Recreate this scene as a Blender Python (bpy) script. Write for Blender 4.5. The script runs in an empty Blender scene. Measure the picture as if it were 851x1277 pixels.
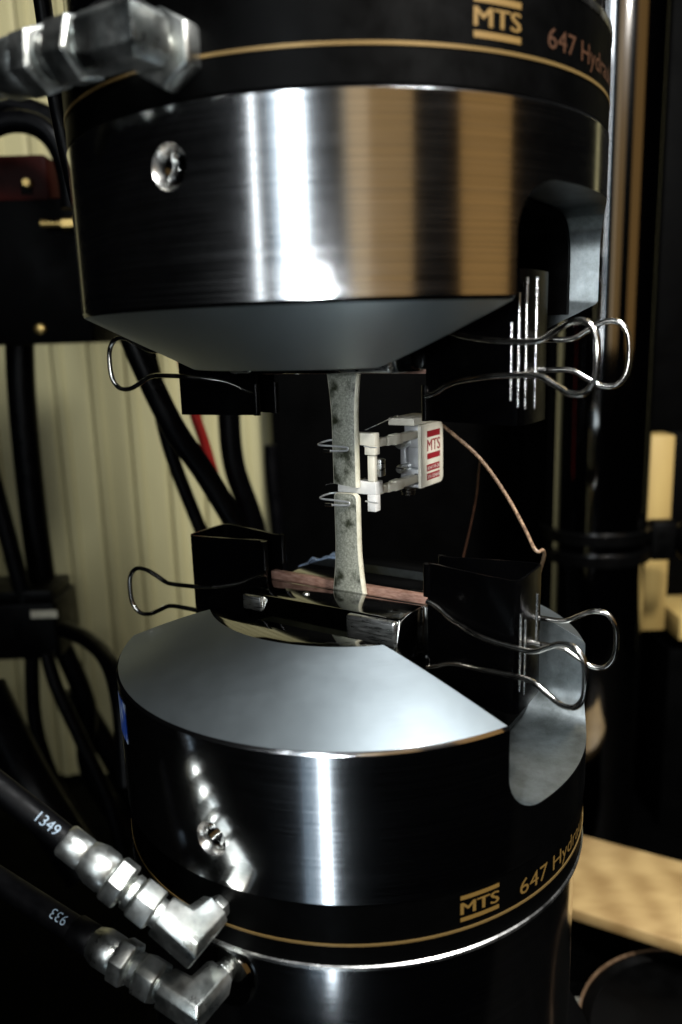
import bpy, bmesh, math, random
from mathutils import Vector, Matrix, Quaternion
random.seed(7)
S = 0.001                                   # everything below is authored in millimetres, z = 0 at eye level
scn = bpy.context.scene
COL = scn.collection
V = Vector

# ------------------------------------------------------------------ camera
W_PX, H_PX, F_PX = 851.0, 1277.0, 1000.0
TH, RO = 0.214, -0.031
CAM = V((-2.76, -322.7, 0.0))
FW = V((0, math.cos(TH), -math.sin(TH))); RT = V((1, 0, 0)); UP = RT.cross(FW)
R2 = RT * math.cos(RO) + UP * math.sin(RO)
U2 = UP * math.cos(RO) - RT * math.sin(RO)
cd = bpy.data.cameras.new('camera'); cam = bpy.data.objects.new('camera', cd); COL.objects.link(cam)
m3 = Matrix((R2, U2, -FW)).transposed()
cam.matrix_world = Matrix.Translation(CAM * S) @ m3.to_4x4()
cd.sensor_fit = 'VERTICAL'; cd.sensor_height = 36.0; cd.lens = 36.0 * F_PX / H_PX
cd.clip_start = 0.01; cd.clip_end = 50
cd.dof.use_dof = True; cd.dof.focus_distance = 0.318; cd.dof.aperture_fstop = 7.0
scn.camera = cam
# ------------------------------------------------------------------ world, lamps, exposure
wd = bpy.data.worlds.new('World'); scn.world = wd; wd.use_nodes = True
bg = wd.node_tree.nodes['Background']; bg.inputs[0].default_value = (0.5, 0.5, 0.6, 1); bg.inputs[1].default_value = 0.001
scn.view_settings.view_transform = 'Standard'; scn.view_settings.look = 'None'
scn.view_settings.exposure = 0.0; scn.view_settings.gamma = 1.0

def area(name, loc, target, sx, sy, watts, col):
    l = bpy.data.lights.new(name, 'AREA'); l.shape = 'RECTANGLE'; l.size = sx * S; l.size_y = sy * S
    l.energy = watts; l.color = col
    o = bpy.data.objects.new(name, l); COL.objects.link(o)
    loc = V(loc); o.location = loc * S
    d = (V(target) - loc).normalized()
    zz = -d; xx = V((0, 0, 1)).cross(zz).normalized(); yy = zz.cross(xx)
    o.matrix_world = Matrix.Translation(loc * S) @ Matrix((xx, yy, zz)).transposed().to_4x4()
    return o
def at_az(az, dist, z):                     # azimuth 0 = behind the camera, positive to the right
    a = math.radians(az); return (dist * math.sin(a), -dist * math.cos(a), z)
area('camera_flash', (-58, -340, 14), (0, 60, -40), 36, 22, 0.45, (0.93, 0.97, 1.0))
area('work_lamp', at_az(34, 780, 680), (0, 0, -80), 90, 90, 17, (1.0, 0.97, 0.91))
area('ceiling_lamp', at_az(42, 480, 800), (0, -60, -110), 200, 160, 18, (0.95, 0.98, 1.0))  # added overhead fill, brightens the sloped top of the lower grip
area('window_pane', at_az(-18, 1500, 420), (0, 0, 0), 360, 1000, 0.9, (0.62, 0.82, 1.0))
area('window_core', at_az(-17, 1480, 420), (0, 0, 0), 150, 1000, 4.9, (0.92, 0.97, 1.0))
area('window_low', at_az(-14, 1480, -1060), (0, 0, -130), 80, 620, 1.0, (0.80, 0.91, 1.0))  # low cool panel set to give the streak on the lower chrome
area('window_low_pane', at_az(-18, 1500, -1060), (0, 0, -130), 300, 620, 0.18, (0.60, 0.80, 1.0))  # wide dim panel for the soft glow round the lower streak
area('window_gap', at_az(-31.5, 1500, 420), (0, 0, 0), 34, 1000, 0.6, (0.88, 0.95, 1.0))
area('warm_lamp_wide', at_az(15.5, 1500, 420), (0, 0, 0), 640, 1000, 0.5, (1.0, 0.62, 0.25))  # added warm panel, stands for brown boards mirrored in the chrome
area('warm_lamp_inner', at_az(6, 1490, 420), (0, 0, 0), 260, 1000, 0.16, (1.0, 0.86, 0.62))  # added panel that grades the inner side of the brown reflection
area('warm_lamp_side', at_az(57, 1500, 420), (0, 0, 0), 600, 1000, 0.46, (1.0, 0.56, 0.18))  # added warm panel for the outer brown band on the chrome
area('side_window', at_az(140, 900, 100), (0, 0, -60), 90, 1500, 2.0, (1.0, 0.82, 0.48))

# ------------------------------------------------------------------ pixel helpers: a pixel gives a direction, the distance is chosen
def ray(x, y): return FW + R2 * ((x - W_PX / 2) / F_PX) - U2 * ((y - H_PX / 2) / F_PX)
def aty(x, y, Y):
    v = ray(x, y); return CAM + v * ((Y - CAM.y) / v.y)
def atz(x, y, Z):
    v = ray(x, y); return CAM + v * ((Z - CAM.z) / v.z)
PH = math.radians(33)
UD = V((math.cos(PH), -math.sin(PH), 0)); ND = V((math.sin(PH), math.cos(PH), 0)); ZD = V((0, 0, 1))
def L(u, n, z): return UD * u + ND * n + ZD * z
def atn(x, y, n):
    v = ray(x, y); return CAM + v * ((n - CAM.dot(ND)) / v.dot(ND))

# ------------------------------------------------------------------ materials
def mat(name, base, rough=0.5, metal=0.0, spec=0.5, **k):
    m = bpy.data.materials.new(name); m.use_nodes = True
    nt = m.node_tree; b = nt.nodes['Principled BSDF']
    b.inputs['Base Color'].default_value = (*base, 1); b.inputs['Roughness'].default_value = rough
    b.inputs['Metallic'].default_value = metal; b.inputs['Specular IOR Level'].default_value = spec
    for kk, v in k.items(): b.inputs[kk.replace('_', ' ')].default_value = v
    return m
def nodes(m): return m.node_tree.nodes, m.node_tree.links, m.node_tree.nodes['Principled BSDF']
def noise_tex(m, scale, stretch=(1, 1, 1), detail=4, coord='Object', rough=0.6):
    N, K, b = nodes(m)
    tc = N.new('ShaderNodeTexCoord'); mp = N.new('ShaderNodeMapping'); mp.inputs['Scale'].default_value = stretch
    nz = N.new('ShaderNodeTexNoise'); nz.inputs['Scale'].default_value = scale; nz.inputs['Detail'].default_value = detail
    nz.inputs['Roughness'].default_value = rough
    K.new(tc.outputs[coord], mp.inputs['Vector']); K.new(mp.outputs[0], nz.inputs['Vector'])
    return nz
def ramp_to(m, src, sock, stops, bw=False):
    N, K, b = nodes(m); r = N.new('ShaderNodeValToRGB')
    e = r.color_ramp.elements
    while len(e) < len(stops): e.new(0.5)
    for q, (p, c) in zip(e, stops):
        q.position = p; q.color = (*c, 1) if not isinstance(c, (int, float)) else (c, c, c, 1)
    K.new(src, r.inputs[0]); K.new(r.outputs[0], b.inputs[sock]); return r
def bump_from(m, src, strength, dist=0.0003):
    N, K, b = nodes(m); bp = N.new('ShaderNodeBump'); bp.inputs['Strength'].default_value = strength
    bp.inputs['Distance'].default_value = dist; K.new(src, bp.inputs['Height']); K.new(bp.outputs[0], b.inputs['Normal'])

M = {}
# turned and polished steel: fine grooves round the axis
M['chrome'] = mat('turned_steel', (0.78, 0.79, 0.80), 0.16, 1.0)
nz = noise_tex(M['chrome'], 260, (0.06, 0.06, 12), 3)
ramp_to(M['chrome'], nz.outputs[0], 'Roughness', [(0.3, 0.115), (0.75, 0.165)])
nz2 = noise_tex(M['chrome'], 420, (0.02, 0.02, 4), 4, rough=0.75)
ramp_to(M['chrome'], nz2.outputs[0], 'Base Color', [(0.35, (0.62, 0.63, 0.64)), (0.65, (0.84, 0.84, 0.84))])
N, K, b = nodes(M['chrome'])
b.inputs['Anisotropic'].default_value = 0.45
sm = noise_tex(M['chrome'], 22, (1, 1, 1.6), 6, rough=0.7)
rsrc = b.inputs['Roughness'].links[0].from_socket
ma = N.new('ShaderNodeMath'); ma.operation = 'MULTIPLY_ADD'; ma.inputs[1].default_value = 0.08; K.new(sm.outputs[0], ma.inputs[0])
mb_ = N.new('ShaderNodeMath'); mb_.operation = 'SUBTRACT'; K.new(rsrc, mb_.inputs[0]); mb_.inputs[1].default_value = 0.055
K.new(mb_.outputs[0], ma.inputs[2]); K.new(ma.outputs[0], b.inputs['Roughness'])
tg = N.new('ShaderNodeTangent'); tg.direction_type = 'RADIAL'; tg.axis = 'Z'; K.new(tg.outputs[0], b.inputs['Tangent'])
bump_from(M['chrome'], nz.outputs[0], 0.006)
M['satin'] = mat('satin_steel', (0.34, 0.37, 0.39), 0.5, 1.0)
nz = noise_tex(M['satin'], 45, (1, 1, 1), 8, rough=0.75)
ramp_to(M['satin'], nz.outputs[0], 'Roughness', [(0.3, 0.355), (0.7, 0.395)])
nz = noise_tex(M['satin'], 14, (1, 1, 1), 6)
ramp_to(M['satin'], nz.outputs[0], 'Base Color', [(0.3, (0.35, 0.40, 0.425)), (0.7, (0.39, 0.445, 0.475))])
N, K, b = nodes(M['satin'])
tc = N.new('ShaderNodeTexCoord'); sp = N.new('ShaderNodeSeparateXYZ'); K.new(tc.outputs['Object'], sp.inputs[0])
cb = N.new('ShaderNodeCombineXYZ'); K.new(sp.outputs[0], cb.inputs[0]); K.new(sp.outputs[1], cb.inputs[1])
vl = N.new('ShaderNodeVectorMath'); vl.operation = 'LENGTH'; K.new(cb.outputs[0], vl.inputs[0])
gr = N.new('ShaderNodeTexNoise'); gr.noise_dimensions = '1D'; gr.inputs['Scale'].default_value = 1500; K.new(vl.outputs['Value'], gr.inputs['W'])
bump_from(M['satin'], gr.outputs[0], 0.045, 0.0002)
M['slot'] = mat('milled_slot_steel', (0.28, 0.31, 0.32), 0.4, 1.0)
nz = noise_tex(M['slot'], 30, (1, 1, 1), 8, rough=0.75)
ramp_to(M['slot'], nz.outputs[0], 'Base Color', [(0.35, (0.10, 0.112, 0.112)), (0.68, (0.27, 0.30, 0.31))])
M['bright'] = mat('bright_steel', (0.85, 0.85, 0.83), 0.25, 1.0)
nz = noise_tex(M['bright'], 120); ramp_to(M['bright'], nz.outputs[0], 'Roughness', [(0.3, 0.18), (0.7, 0.34)])
M['machined'] = mat('machined_steel', (0.55, 0.56, 0.55), 0.28, 1.0)
nz = noise_tex(M['machined'], 150, (1, 1, 8)); ramp_to(M['machined'], nz.outputs[0], 'Roughness', [(0.3, 0.2), (0.7, 0.42)])
M['darksteel'] = mat('dark_polished_steel', (0.22, 0.22, 0.21), 0.12, 1.0)
nz = noise_tex(M['darksteel'], 60); ramp_to(M['darksteel'], nz.outputs[0], 'Roughness', [(0.3, 0.05), (0.7, 0.13)])
M['blackband'] = mat('black_band', (0.0006, 0.0006, 0.0006), 0.38, 0.0, 0.04)
nz = noise_tex(M['blackband'], 80); ramp_to(M['blackband'], nz.outputs[0], 'Roughness', [(0.3, 0.3), (0.7, 0.5)])
M['darkplate'] = mat('dark_milled_plate', (0.10, 0.11, 0.11), 0.5, 1.0)
nz = noise_tex(M['darkplate'], 40, detail=7, rough=0.7); ramp_to(M['darkplate'], nz.outputs[0], 'Base Color', [(0.35, (0.03, 0.034, 0.032)), (0.7, (0.17, 0.18, 0.17))])
M['whiteenamel'] = mat('white_enamel', (0.72, 0.72, 0.72), 0.4)
nz = noise_tex(M['whiteenamel'], 150); ramp_to(M['whiteenamel'], nz.outputs[0], 'Base Color', [(0.3, (0.62, 0.62, 0.60)), (0.7, (0.74, 0.74, 0.72))])
M['goldprint'] = mat('gold_print', (0.15, 0.088, 0.022), 0.45, 0.3)
M['goldline'] = mat('gold_line', (0.18, 0.115, 0.04), 0.35, 0.5)
M['dullgold'] = mat('dull_gold_print', (0.035, 0.012, 0.003), 0.5, 0.0)
M['clipblack'] = mat('clip_black_enamel', (0.0006, 0.0006, 0.0007), 0.12, 0.0, 0.14)
nz = noise_tex(M['clipblack'], 60); ramp_to(M['clipblack'], nz.outputs[0], 'Roughness', [(0.3, 0.12), (0.7, 0.26)])
M['wire'] = mat('nickel_wire', (0.52, 0.50, 0.46), 0.14, 1.0)
nz = noise_tex(M['wire'], 200); ramp_to(M['wire'], nz.outputs[0], 'Roughness', [(0.3, 0.1), (0.7, 0.25)])
M['copper'] = mat('brown_jaw_edge', (0.30, 0.17, 0.12), 0.55, 0.4)
nz = noise_tex(M['copper'], 300, (1, 1, 4)); ramp_to(M['copper'], nz.outputs[0], 'Base Color', [(0.3, (0.2, 0.1, 0.07)), (0.7, (0.42, 0.26, 0.2))])
# speckled translucent-looking bar
M['spec'] = mat('speckled_bar', (0.3, 0.3, 0.26), 0.45)
a = noise_tex(M['spec'], 1300, (1, 1, 1), 5, rough=0.75)
N, K, b = nodes(M['spec'])
fine = ramp_to(M['spec'], a.outputs[0], 'Base Color', [(0.38, (0.14, 0.15, 0.118)), (0.52, (0.23, 0.24, 0.20)), (0.66, (0.36, 0.37, 0.32))])
b2 = noise_tex(M['spec'], 130, (1, 1, 0.8), 4)
spots = N.new('ShaderNodeValToRGB'); e = spots.color_ramp.elements
e[0].position = 0.37; e[0].color = (0.10, 0.11, 0.07, 1); e[1].position = 0.50; e[1].color = (1, 1, 1, 1); K.new(b2.outputs[0], spots.inputs[0])
mx = N.new('ShaderNodeMix'); mx.data_type = 'RGBA'; mx.blend_type = 'MULTIPLY'; mx.inputs[0].default_value = 1.0
K.new(fine.outputs[0], mx.inputs[6]); K.new(spots.outputs[0], mx.inputs[7]); K.new(mx.outputs[2], b.inputs['Base Color'])
M['specedge'] = mat('pale_cut_edge', (0.62, 0.60, 0.48), 0.5)  # paler sides and chamfers, colouring in the light those edges catch
nz = noise_tex(M['specedge'], 300); ramp_to(M['specedge'], nz.outputs[0], 'Base Color', [(0.3, (0.50, 0.48, 0.36)), (0.7, (0.70, 0.68, 0.56))])
M['cream'] = mat('cream_enamel', (0.66, 0.62, 0.48), 0.4)
nz = noise_tex(M['cream'], 120, detail=6); ramp_to(M['cream'], nz.outputs[0], 'Base Color', [(0.3, (0.72, 0.69, 0.57)), (0.7, (0.82, 0.79, 0.68))])
M['alu'] = mat('milled_aluminium', (0.70, 0.72, 0.74), 0.38, 0.7)
nz = noise_tex(M['alu'], 260, (1, 1, 5)); ramp_to(M['alu'], nz.outputs[0], 'Roughness', [(0.3, 0.28), (0.7, 0.5)])
M['red'] = mat('dark_red_print', (0.28, 0.012, 0.02), 0.5)
M['whiteprint'] = mat('white_print', (0.75, 0.72, 0.66), 0.5)
M['bluewhite'] = mat('bluish_hose_print', (0.15, 0.20, 0.25), 0.6)
M['zinc'] = mat('zinc_plated_fitting', (0.62, 0.63, 0.60), 0.36, 1.0)
nz = noise_tex(M['zinc'], 90, detail=7, rough=0.7)
ramp_to(M['zinc'], nz.outputs[0], 'Roughness', [(0.3, 0.22), (0.7, 0.46)])
nz = noise_tex(M['zinc'], 70, detail=6)
ramp_to(M['zinc'], nz.outputs[0], 'Base Color', [(0.35, (0.20, 0.225, 0.22)), (0.62, (0.60, 0.61, 0.58))])
nz = noise_tex(M['zinc'], 700, detail=4); bump_from(M['zinc'], nz.outputs[0], 0.12, 0.0003)
M['rubber'] = mat('black_hose_rubber', (0.0006, 0.0006, 0.0008), 0.45, 0, 0.08)
nz = noise_tex(M['rubber'], 150); ramp_to(M['rubber'], nz.outputs[0], 'Roughness', [(0.3, 0.35), (0.7, 0.6)])
M['cable'] = mat('black_cable_jacket', (0.0007, 0.0007, 0.001), 0.32, 0, 0.10)
nz = noise_tex(M['cable'], 90); ramp_to(M['cable'], nz.outputs[0], 'Roughness', [(0.3, 0.25), (0.7, 0.5)])
M['redcable'] = mat('red_cable_jacket', (0.5, 0.02, 0.015), 0.4)
nz = noise_tex(M['redcable'], 90); ramp_to(M['redcable'], nz.outputs[0], 'Roughness', [(0.3, 0.3), (0.7, 0.5)])
M['tan'] = mat('tan_cable_braid', (0.40, 0.24, 0.14), 0.45)
nz = noise_tex(M['tan'], 700); ramp_to(M['tan'], nz.outputs[0], 'Base Color', [(0.35, (0.08, 0.04, 0.02)), (0.65, (0.34, 0.22, 0.13))]); bump_from(M['tan'], nz.outputs[0], 0.4)
M['browncable'] = mat('brown_cable_jacket', (0.03, 0.012, 0.006), 0.45, 0, 0.2)
nz = noise_tex(M['browncable'], 300); ramp_to(M['browncable'], nz.outputs[0], 'Base Color', [(0.3, (0.02, 0.008, 0.004)), (0.7, (0.045, 0.018, 0.009))])
M['wall'] = mat('beige_painted_panel', (0.34, 0.30, 0.18), 0.55)
nz = noise_tex(M['wall'], 6, (1, 1, 0.3), 6); ramp_to(M['wall'], nz.outputs[0], 'Base Color', [(0.3, (0.30, 0.27, 0.14)), (0.7, (0.39, 0.35, 0.185))])
M['blackpaint'] = mat('black_machine_paint', (0.0006, 0.0006, 0.0006), 0.5, 0, 0.03)
nz = noise_tex(M['blackpaint'], 30); ramp_to(M['blackpaint'], nz.outputs[0], 'Roughness', [(0.3, 0.4), (0.7, 0.65)])
M['plastic'] = mat('black_plastic', (0.0007, 0.0007, 0.0007), 0.4, 0, 0.07)
nz = noise_tex(M['plastic'], 60); ramp_to(M['plastic'], nz.outputs[0], 'Roughness', [(0.3, 0.3), (0.7, 0.55)])
M['darkred'] = mat('dark_red_paint', (0.09, 0.012, 0.008), 0.5, 0, 0.05)
nz = noise_tex(M['darkred'], 40); ramp_to(M['darkred'], nz.outputs[0], 'Base Color', [(0.3, (0.008, 0.001, 0.0006)), (0.7, (0.024, 0.003, 0.002))])
M['brass'] = mat('brass', (0.60, 0.42, 0.15), 0.3, 1.0)
nz = noise_tex(M['brass'], 90); ramp_to(M['brass'], nz.outputs[0], 'Roughness', [(0.3, 0.2), (0.7, 0.45)])
M['column'] = mat('hard_chrome_column', (0.36, 0.36, 0.36), 0.06, 1.0)
nz = noise_tex(M['column'], 14, (1, 1, 0.2)); ramp_to(M['column'], nz.outputs[0], 'Roughness', [(0.3, 0.05), (0.7, 0.11)])
def wood(name, c0, c1, scale, stretch):
    m = mat(name, c0, 0.6)
    nz = noise_tex(m, scale, stretch, 8, rough=0.65)
    N, K, b = nodes(m)
    wv = N.new('ShaderNodeTexWave'); wv.inputs['Scale'].default_value = scale * 0.8; wv.inputs['Distortion'].default_value = 3
    wv.inputs['Detail'].default_value = 4; wv.inputs['Detail Scale'].default_value = 1.5
    K.new(nz.inputs['Vector'].links[0].from_socket, wv.inputs['Vector'])
    ad = N.new('ShaderNodeMath'); ad.operation = 'MULTIPLY_ADD'; ad.inputs[1].default_value = 0.22
    K.new(wv.outputs['Fac'], ad.inputs[0]); K.new(nz.outputs[0], ad.inputs[2])
    ramp_to(m, ad.outputs[0], 'Base Color', [(0.4, c0), (0.9, c1)]); return m
M['pine'] = wood('pine_timber', (0.24, 0.145, 0.05), (0.45, 0.31, 0.13), 38, (0.3, 1, 1))
M['palewood'] = wood('pale_wood', (0.32, 0.21, 0.065), (0.46, 0.325, 0.11), 10, (1, 1, 0.3))
M['bluecloth'] = mat('pale_blue_cloth', (0.30, 0.40, 0.55), 0.8)  # pale blue of a window reflection, put into a sheet's colour
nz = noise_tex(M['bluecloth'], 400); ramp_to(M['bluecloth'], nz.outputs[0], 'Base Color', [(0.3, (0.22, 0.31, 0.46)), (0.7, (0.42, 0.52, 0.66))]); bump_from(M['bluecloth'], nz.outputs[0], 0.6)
M['rag'] = mat('grey_rag', (0.36, 0.34, 0.28), 0.9)
nz = noise_tex(M['rag'], 160, detail=8); ramp_to(M['rag'], nz.outputs[0], 'Base Color', [(0.3, (0.2, 0.19, 0.15)), (0.7, (0.5, 0.48, 0.4))]); bump_from(M['rag'], nz.outputs[0], 0.8, 0.002)
M['bluelabel'] = mat('blue_label', (0.03, 0.10, 0.42), 0.35)
nz = noise_tex(M['bluelabel'], 300, (1, 1, 0.4)); ramp_to(M['bluelabel'], nz.outputs[0], 'Base Color', [(0.5, (0.02, 0.07, 0.38)), (0.62, (0.5, 0.6, 0.75))])
M['paper'] = mat('pale_label', (0.55, 0.52, 0.40), 0.6)
nz = noise_tex(M['paper'], 200); ramp_to(M['paper'], nz.outputs[0], 'Base Color', [(0.3, (0.45, 0.42, 0.32)), (0.7, (0.6, 0.57, 0.45))])

# ------------------------------------------------------------------ object helpers (positions in mm, world)
def tag(o, label=None, cat=None, group=None, kind=None):
    if label: o['label'] = label
    if cat: o['category'] = cat
    if group: o['group'] = group
    if kind: o['kind'] = kind
    return o
def thing(name, loc, label, cat, group=None):
    o = bpy.data.objects.new(name, None); COL.objects.link(o); o.location = V(loc) * S
    o.empty_display_size = 0.01; o['_w'] = [*(V(loc) * S)]
    return tag(o, label, cat, group)
def worldloc(o):
    p = V((0, 0, 0))
    while o: p += o.location; o = o.parent
    return p
def link_mesh(name, me, parent=None, loc=None):
    o = bpy.data.objects.new(name, me); COL.objects.link(o)
    if parent: o.parent = parent
    if loc is not None: o.location = loc
    return o
class MB:
    """collects geometry in world mm, then builds one mesh object"""
    def __init__(self): self.v = []; self.f = []; self.mi = []
    def add(self, vs, fs, mi=0):
        k = len(self.v); self.v += [V(p) for p in vs]
        self.f += [tuple(i + k for i in f) for f in fs]; self.mi += [mi] * len(fs) if isinstance(mi, int) else list(mi)
        return self
    def box(self, c, ax, h, mi=0):          # centre, three axes, half sizes
        c = V(c); vs = []
        for sx in (-1, 1):
            for sy in (-1, 1):
                for sz in (-1, 1): vs.append(c + ax[0] * (sx * h[0]) + ax[1] * (sy * h[1]) + ax[2] * (sz * h[2]))
        fs = [(0, 1, 3, 2), (4, 6, 7, 5), (0, 4, 5, 1), (2, 3, 7, 6), (0, 2, 6, 4), (1, 5, 7, 3)]
        return self.add(vs, fs, mi)
    def lbox(self, u0, u1, n0, n1, z0, z1, mi=0):
        return self.box(L((u0 + u1) / 2, (n0 + n1) / 2, (z0 + z1) / 2), (UD, ND, ZD), (abs(u1 - u0) / 2, abs(n1 - n0) / 2, abs(z1 - z0) / 2), mi)
    def rings(self, axis_pts, radii, seg=24, rot=0.0, cap=True, mi=0, ref=None):
        """surface of revolution / prism along a straight axis: list of (point) with radius"""
        d = (V(axis_pts[-1]) - V(axis_pts[0])).normalized()
        a = ref if ref else (V((0, 0, 1)) if abs(d.z) < 0.9 else V((1, 0, 0)))
        x = (a - d * a.dot(d)).normalized(); y = d.cross(x)
        vs = []; fs = []
        for p, r in zip(axis_pts, radii):
            for k in range(seg):
                t = 2 * math.pi * k / seg + rot
                vs.append(V(p) + x * (r * math.cos(t)) + y * (r * math.sin(t)))
        for i in range(len(axis_pts) - 1):
            for k in range(seg):
                k2 = (k + 1) % seg
                fs.append((i * seg + k, i * seg + k2, (i + 1) * seg + k2, (i + 1) * seg + k))
        if cap:
            fs.append(tuple(reversed(range(seg)))); n = (len(axis_pts) - 1) * seg; fs.append(tuple(range(n, n + seg)))
        return self.add(vs, fs, mi)
    def tube(self, pts, r, seg=10, res=6, mi=0, closed=False, smooth=True):
        pts = [V(p) for p in pts]
        P = spline(pts, res) if smooth else pts
        rr = r if isinstance(r, (list, tuple)) else None
        n = len(P); vs = []; fs = []
        t0 = (P[1] - P[0]).normalized(); a = V((0, 0, 1)) if abs(t0.z) < 0.9 else V((1, 0, 0))
        x = (a - t0 * a.dot(t0)).normalized()
        for i in range(n):
            t = (P[min(i + 1, n - 1)] - P[max(i - 1, 0)]).normalized()
            x = (x - t * x.dot(t)).normalized(); y = t.cross(x)
            q = rr[0] + (rr[1] - rr[0]) * i / (n - 1) if rr else r
            for k in range(seg):
                g = 2 * math.pi * k / seg; vs.append(P[i] + x * (q * math.cos(g)) + y * (q * math.sin(g)))
        for i in range(n - 1):
            for k in range(seg):
                k2 = (k + 1) % seg; fs.append((i * seg + k, i * seg + k2, (i + 1) * seg + k2, (i + 1) * seg + k))
        fs.append(tuple(reversed(range(seg)))); fs.append(tuple(range((n - 1) * seg, n * seg)))
        return self.add(vs, fs, mi)
    def mesh(self, name, mats, origin, smooth=40):
        me = bpy.data.meshes.new(name)
        me.from_pydata([p * S - origin for p in self.v], [], self.f)
        for m in (mats if isinstance(mats, (list, tuple)) else [mats]): me.materials.append(m)
        me.polygons.foreach_set('material_index', self.mi)
        bm = bmesh.new(); bm.from_mesh(me); bmesh.ops.recalc_face_normals(bm, faces=bm.faces); bm.to_mesh(me); bm.free()
        if smooth:
            me.polygons.foreach_set('use_smooth', [True] * len(me.polygons)); me.set_sharp_from_angle(angle=math.radians(smooth))
        me.update(); return me
    def build(self, name, mats, parent=None, smooth=40, bevel=0, bseg=2):
        if parent: org = worldloc(parent)
        else:
            xs = [p.x for p in self.v]; ys = [p.y for p in self.v]; zs = [p.z for p in self.v]
            org = V(((min(xs) + max(xs)) / 2, (min(ys) + max(ys)) / 2, min(zs))) * S
        me = self.mesh(name, mats, org, smooth)
        o = link_mesh(name, me, parent, None if parent else org)
        if bevel: bake(o, [bevel_mod(o, bevel, bseg)], smooth)
        return o
def spline(pts, res):
    out = []; n = len(pts)
    for i in range(n - 1):
        p0 = pts[max(i - 1, 0)]; p1 = pts[i]; p2 = pts[i + 1]; p3 = pts[min(i + 2, n - 1)]
        for k in range(res):
            t = k / res
            out.append(0.5 * ((2 * p1) + (p2 - p0) * t + (2 * p0 - 5 * p1 + 4 * p2 - p3) * t * t + (3 * p1 - p0 - 3 * p2 + p3) * t ** 3))
    out.append(pts[-1]); return out
def bevel_mod(o, w, seg=2, ang=35):
    b = o.modifiers.new('bevel', 'BEVEL'); b.width = w * S; b.segments = seg; b.limit_method = 'ANGLE'; b.angle_limit = math.radians(ang)
    return b
def bake(o, mods=None, smooth=40):
    dg = bpy.context.evaluated_depsgraph_get(); dg.update()
    me = bpy.data.meshes.new_from_object(o.evaluated_get(dg)); nm = o.data.name
    o.modifiers.clear(); old = o.data; o.data = me; bpy.data.meshes.remove(old); me.name = nm
    if smooth:
        me.polygons.foreach_set('use_smooth', [True] * len(me.polygons)); me.set_sharp_from_angle(angle=math.radians(smooth))
def text_mesh(s, width=None, height=None, wide=1.0, cuts=0):
    """flat glyph outlines as (verts, faces); unit: cap height 1 or fitted to width and height"""
    c = bpy.data.curves.new('t', 'FONT'); c.body = s; c.resolution_u = 3; c.offset = 0.0
    o = bpy.data.objects.new('t', c); COL.objects.link(o)
    dg = bpy.context.evaluated_depsgraph_get(); dg.update()
    me = bpy.data.meshes.new_from_object(o.evaluated_get(dg))
    vs = [v.co.copy() for v in me.vertices]; fs = [tuple(p.vertices) for p in me.polygons]
    bpy.data.objects.remove(o); bpy.data.curves.remove(c); bpy.data.meshes.remove(me)
    x0 = min(v.x for v in vs); x1 = max(v.x for v in vs); y0 = min(v.y for v in vs); y1 = max(v.y for v in vs)
    sy = height / (y1 - y0) if height else 1.0
    sx = width / (x1 - x0) if width else sy * wide
    vs = [V(((v.x - x0) * sx, (v.y - y0) * sy, 0)) for v in vs]
    if cuts:                                # extra edges across the letters so that they can be bent
        bm = bmesh.new(); bv = [bm.verts.new(v) for v in vs]
        for f in fs: bm.faces.new([bv[i] for i in f])
        yt = max(v.y for v in vs)
        for k in range(1, cuts):
            bmesh.ops.bisect_plane(bm, geom=list(bm.verts) + list(bm.edges) + list(bm.faces), plane_co=(0, yt * k / cuts, 0), plane_no=(0, 1, 0))
        bm.verts.index_update(); vs = [v.co.copy() for v in bm.verts]; fs = [tuple(v.index for v in f.verts) for f in bm.faces]; bm.free()
    return vs, fs
def on_drum(vs, R, a0, z0):                 # wrap flat print round the vertical axis
    return [V((R * math.cos(a0 + v.x / R), R * math.sin(a0 + v.x / R), z0 + v.y)) for v in vs]
def strip_on_drum(mb, R, a0, a1, z0, z1, n=10, mi=0):
    vs = []; fs = []
    for i in range(n + 1):
        a = a0 + (a1 - a0) * i / n
        vs += [(R * math.cos(a), R * math.sin(a), z0), (R * math.cos(a), R * math.sin(a), z1)]
    for i in range(n): fs.append((2 * i, 2 * i + 2, 2 * i + 3, 2 * i + 1))
    mb.add(vs, fs, mi)

# ------------------------------------------------------------------ setting: wall of vertical panels, black cabinet behind, machine table
WALL_Y = 650
wall = MB().box((190, WALL_Y + 14, -30), (V((1, 0, 0)), V((0, 1, 0)), ZD), (750, 8, 560)).build('wall', M['wall'])
tag(wall, kind='structure')
pm = None; pw = 43.0
for i in range(12):
    x = -535 + i * pw * 1.0
    mb = MB()
    prof = [(-pw / 2 + .6, 0), (-pw / 2 + 4, -7), (-pw / 2 + 13, -8), (-pw / 2 + 16, -4), (pw / 2 - 5, -4), (pw / 2 - .6, 0), (pw / 2 - .6, 5), (-pw / 2 + .6, 5)]
    vs = [V((px, py, zz)) for zz in (-555, 525) for px, py in prof]; k = len(prof)
    fs = [(q, (q + 1) % k, (q + 1) % k + k, q + k) for q in range(k)] + [tuple(range(k)), tuple(range(k, 2 * k))]
    if pm is None: pm = MB().add(vs, fs).mesh('panel', M['wall'], V((0, 0, 0)), 20)
    link_mesh('panel', pm, wall, V((x, WALL_Y, 0)) * S - worldloc(wall))
table = MB().box((0, 280, -580), (V((1, 0, 0)), V((0, 1, 0)), ZD), (900, 500, 20)).build('machine_table', M['blackpaint'], bevel=3)
tag(table, kind='structure')
X3 = (V((1, 0, 0)), V((0, 1, 0)), ZD)
cab = thing('equipment_cabinet', (340, 590, -560), 'tall black equipment cabinet standing behind the grips and the chrome column', 'cabinet')
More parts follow.
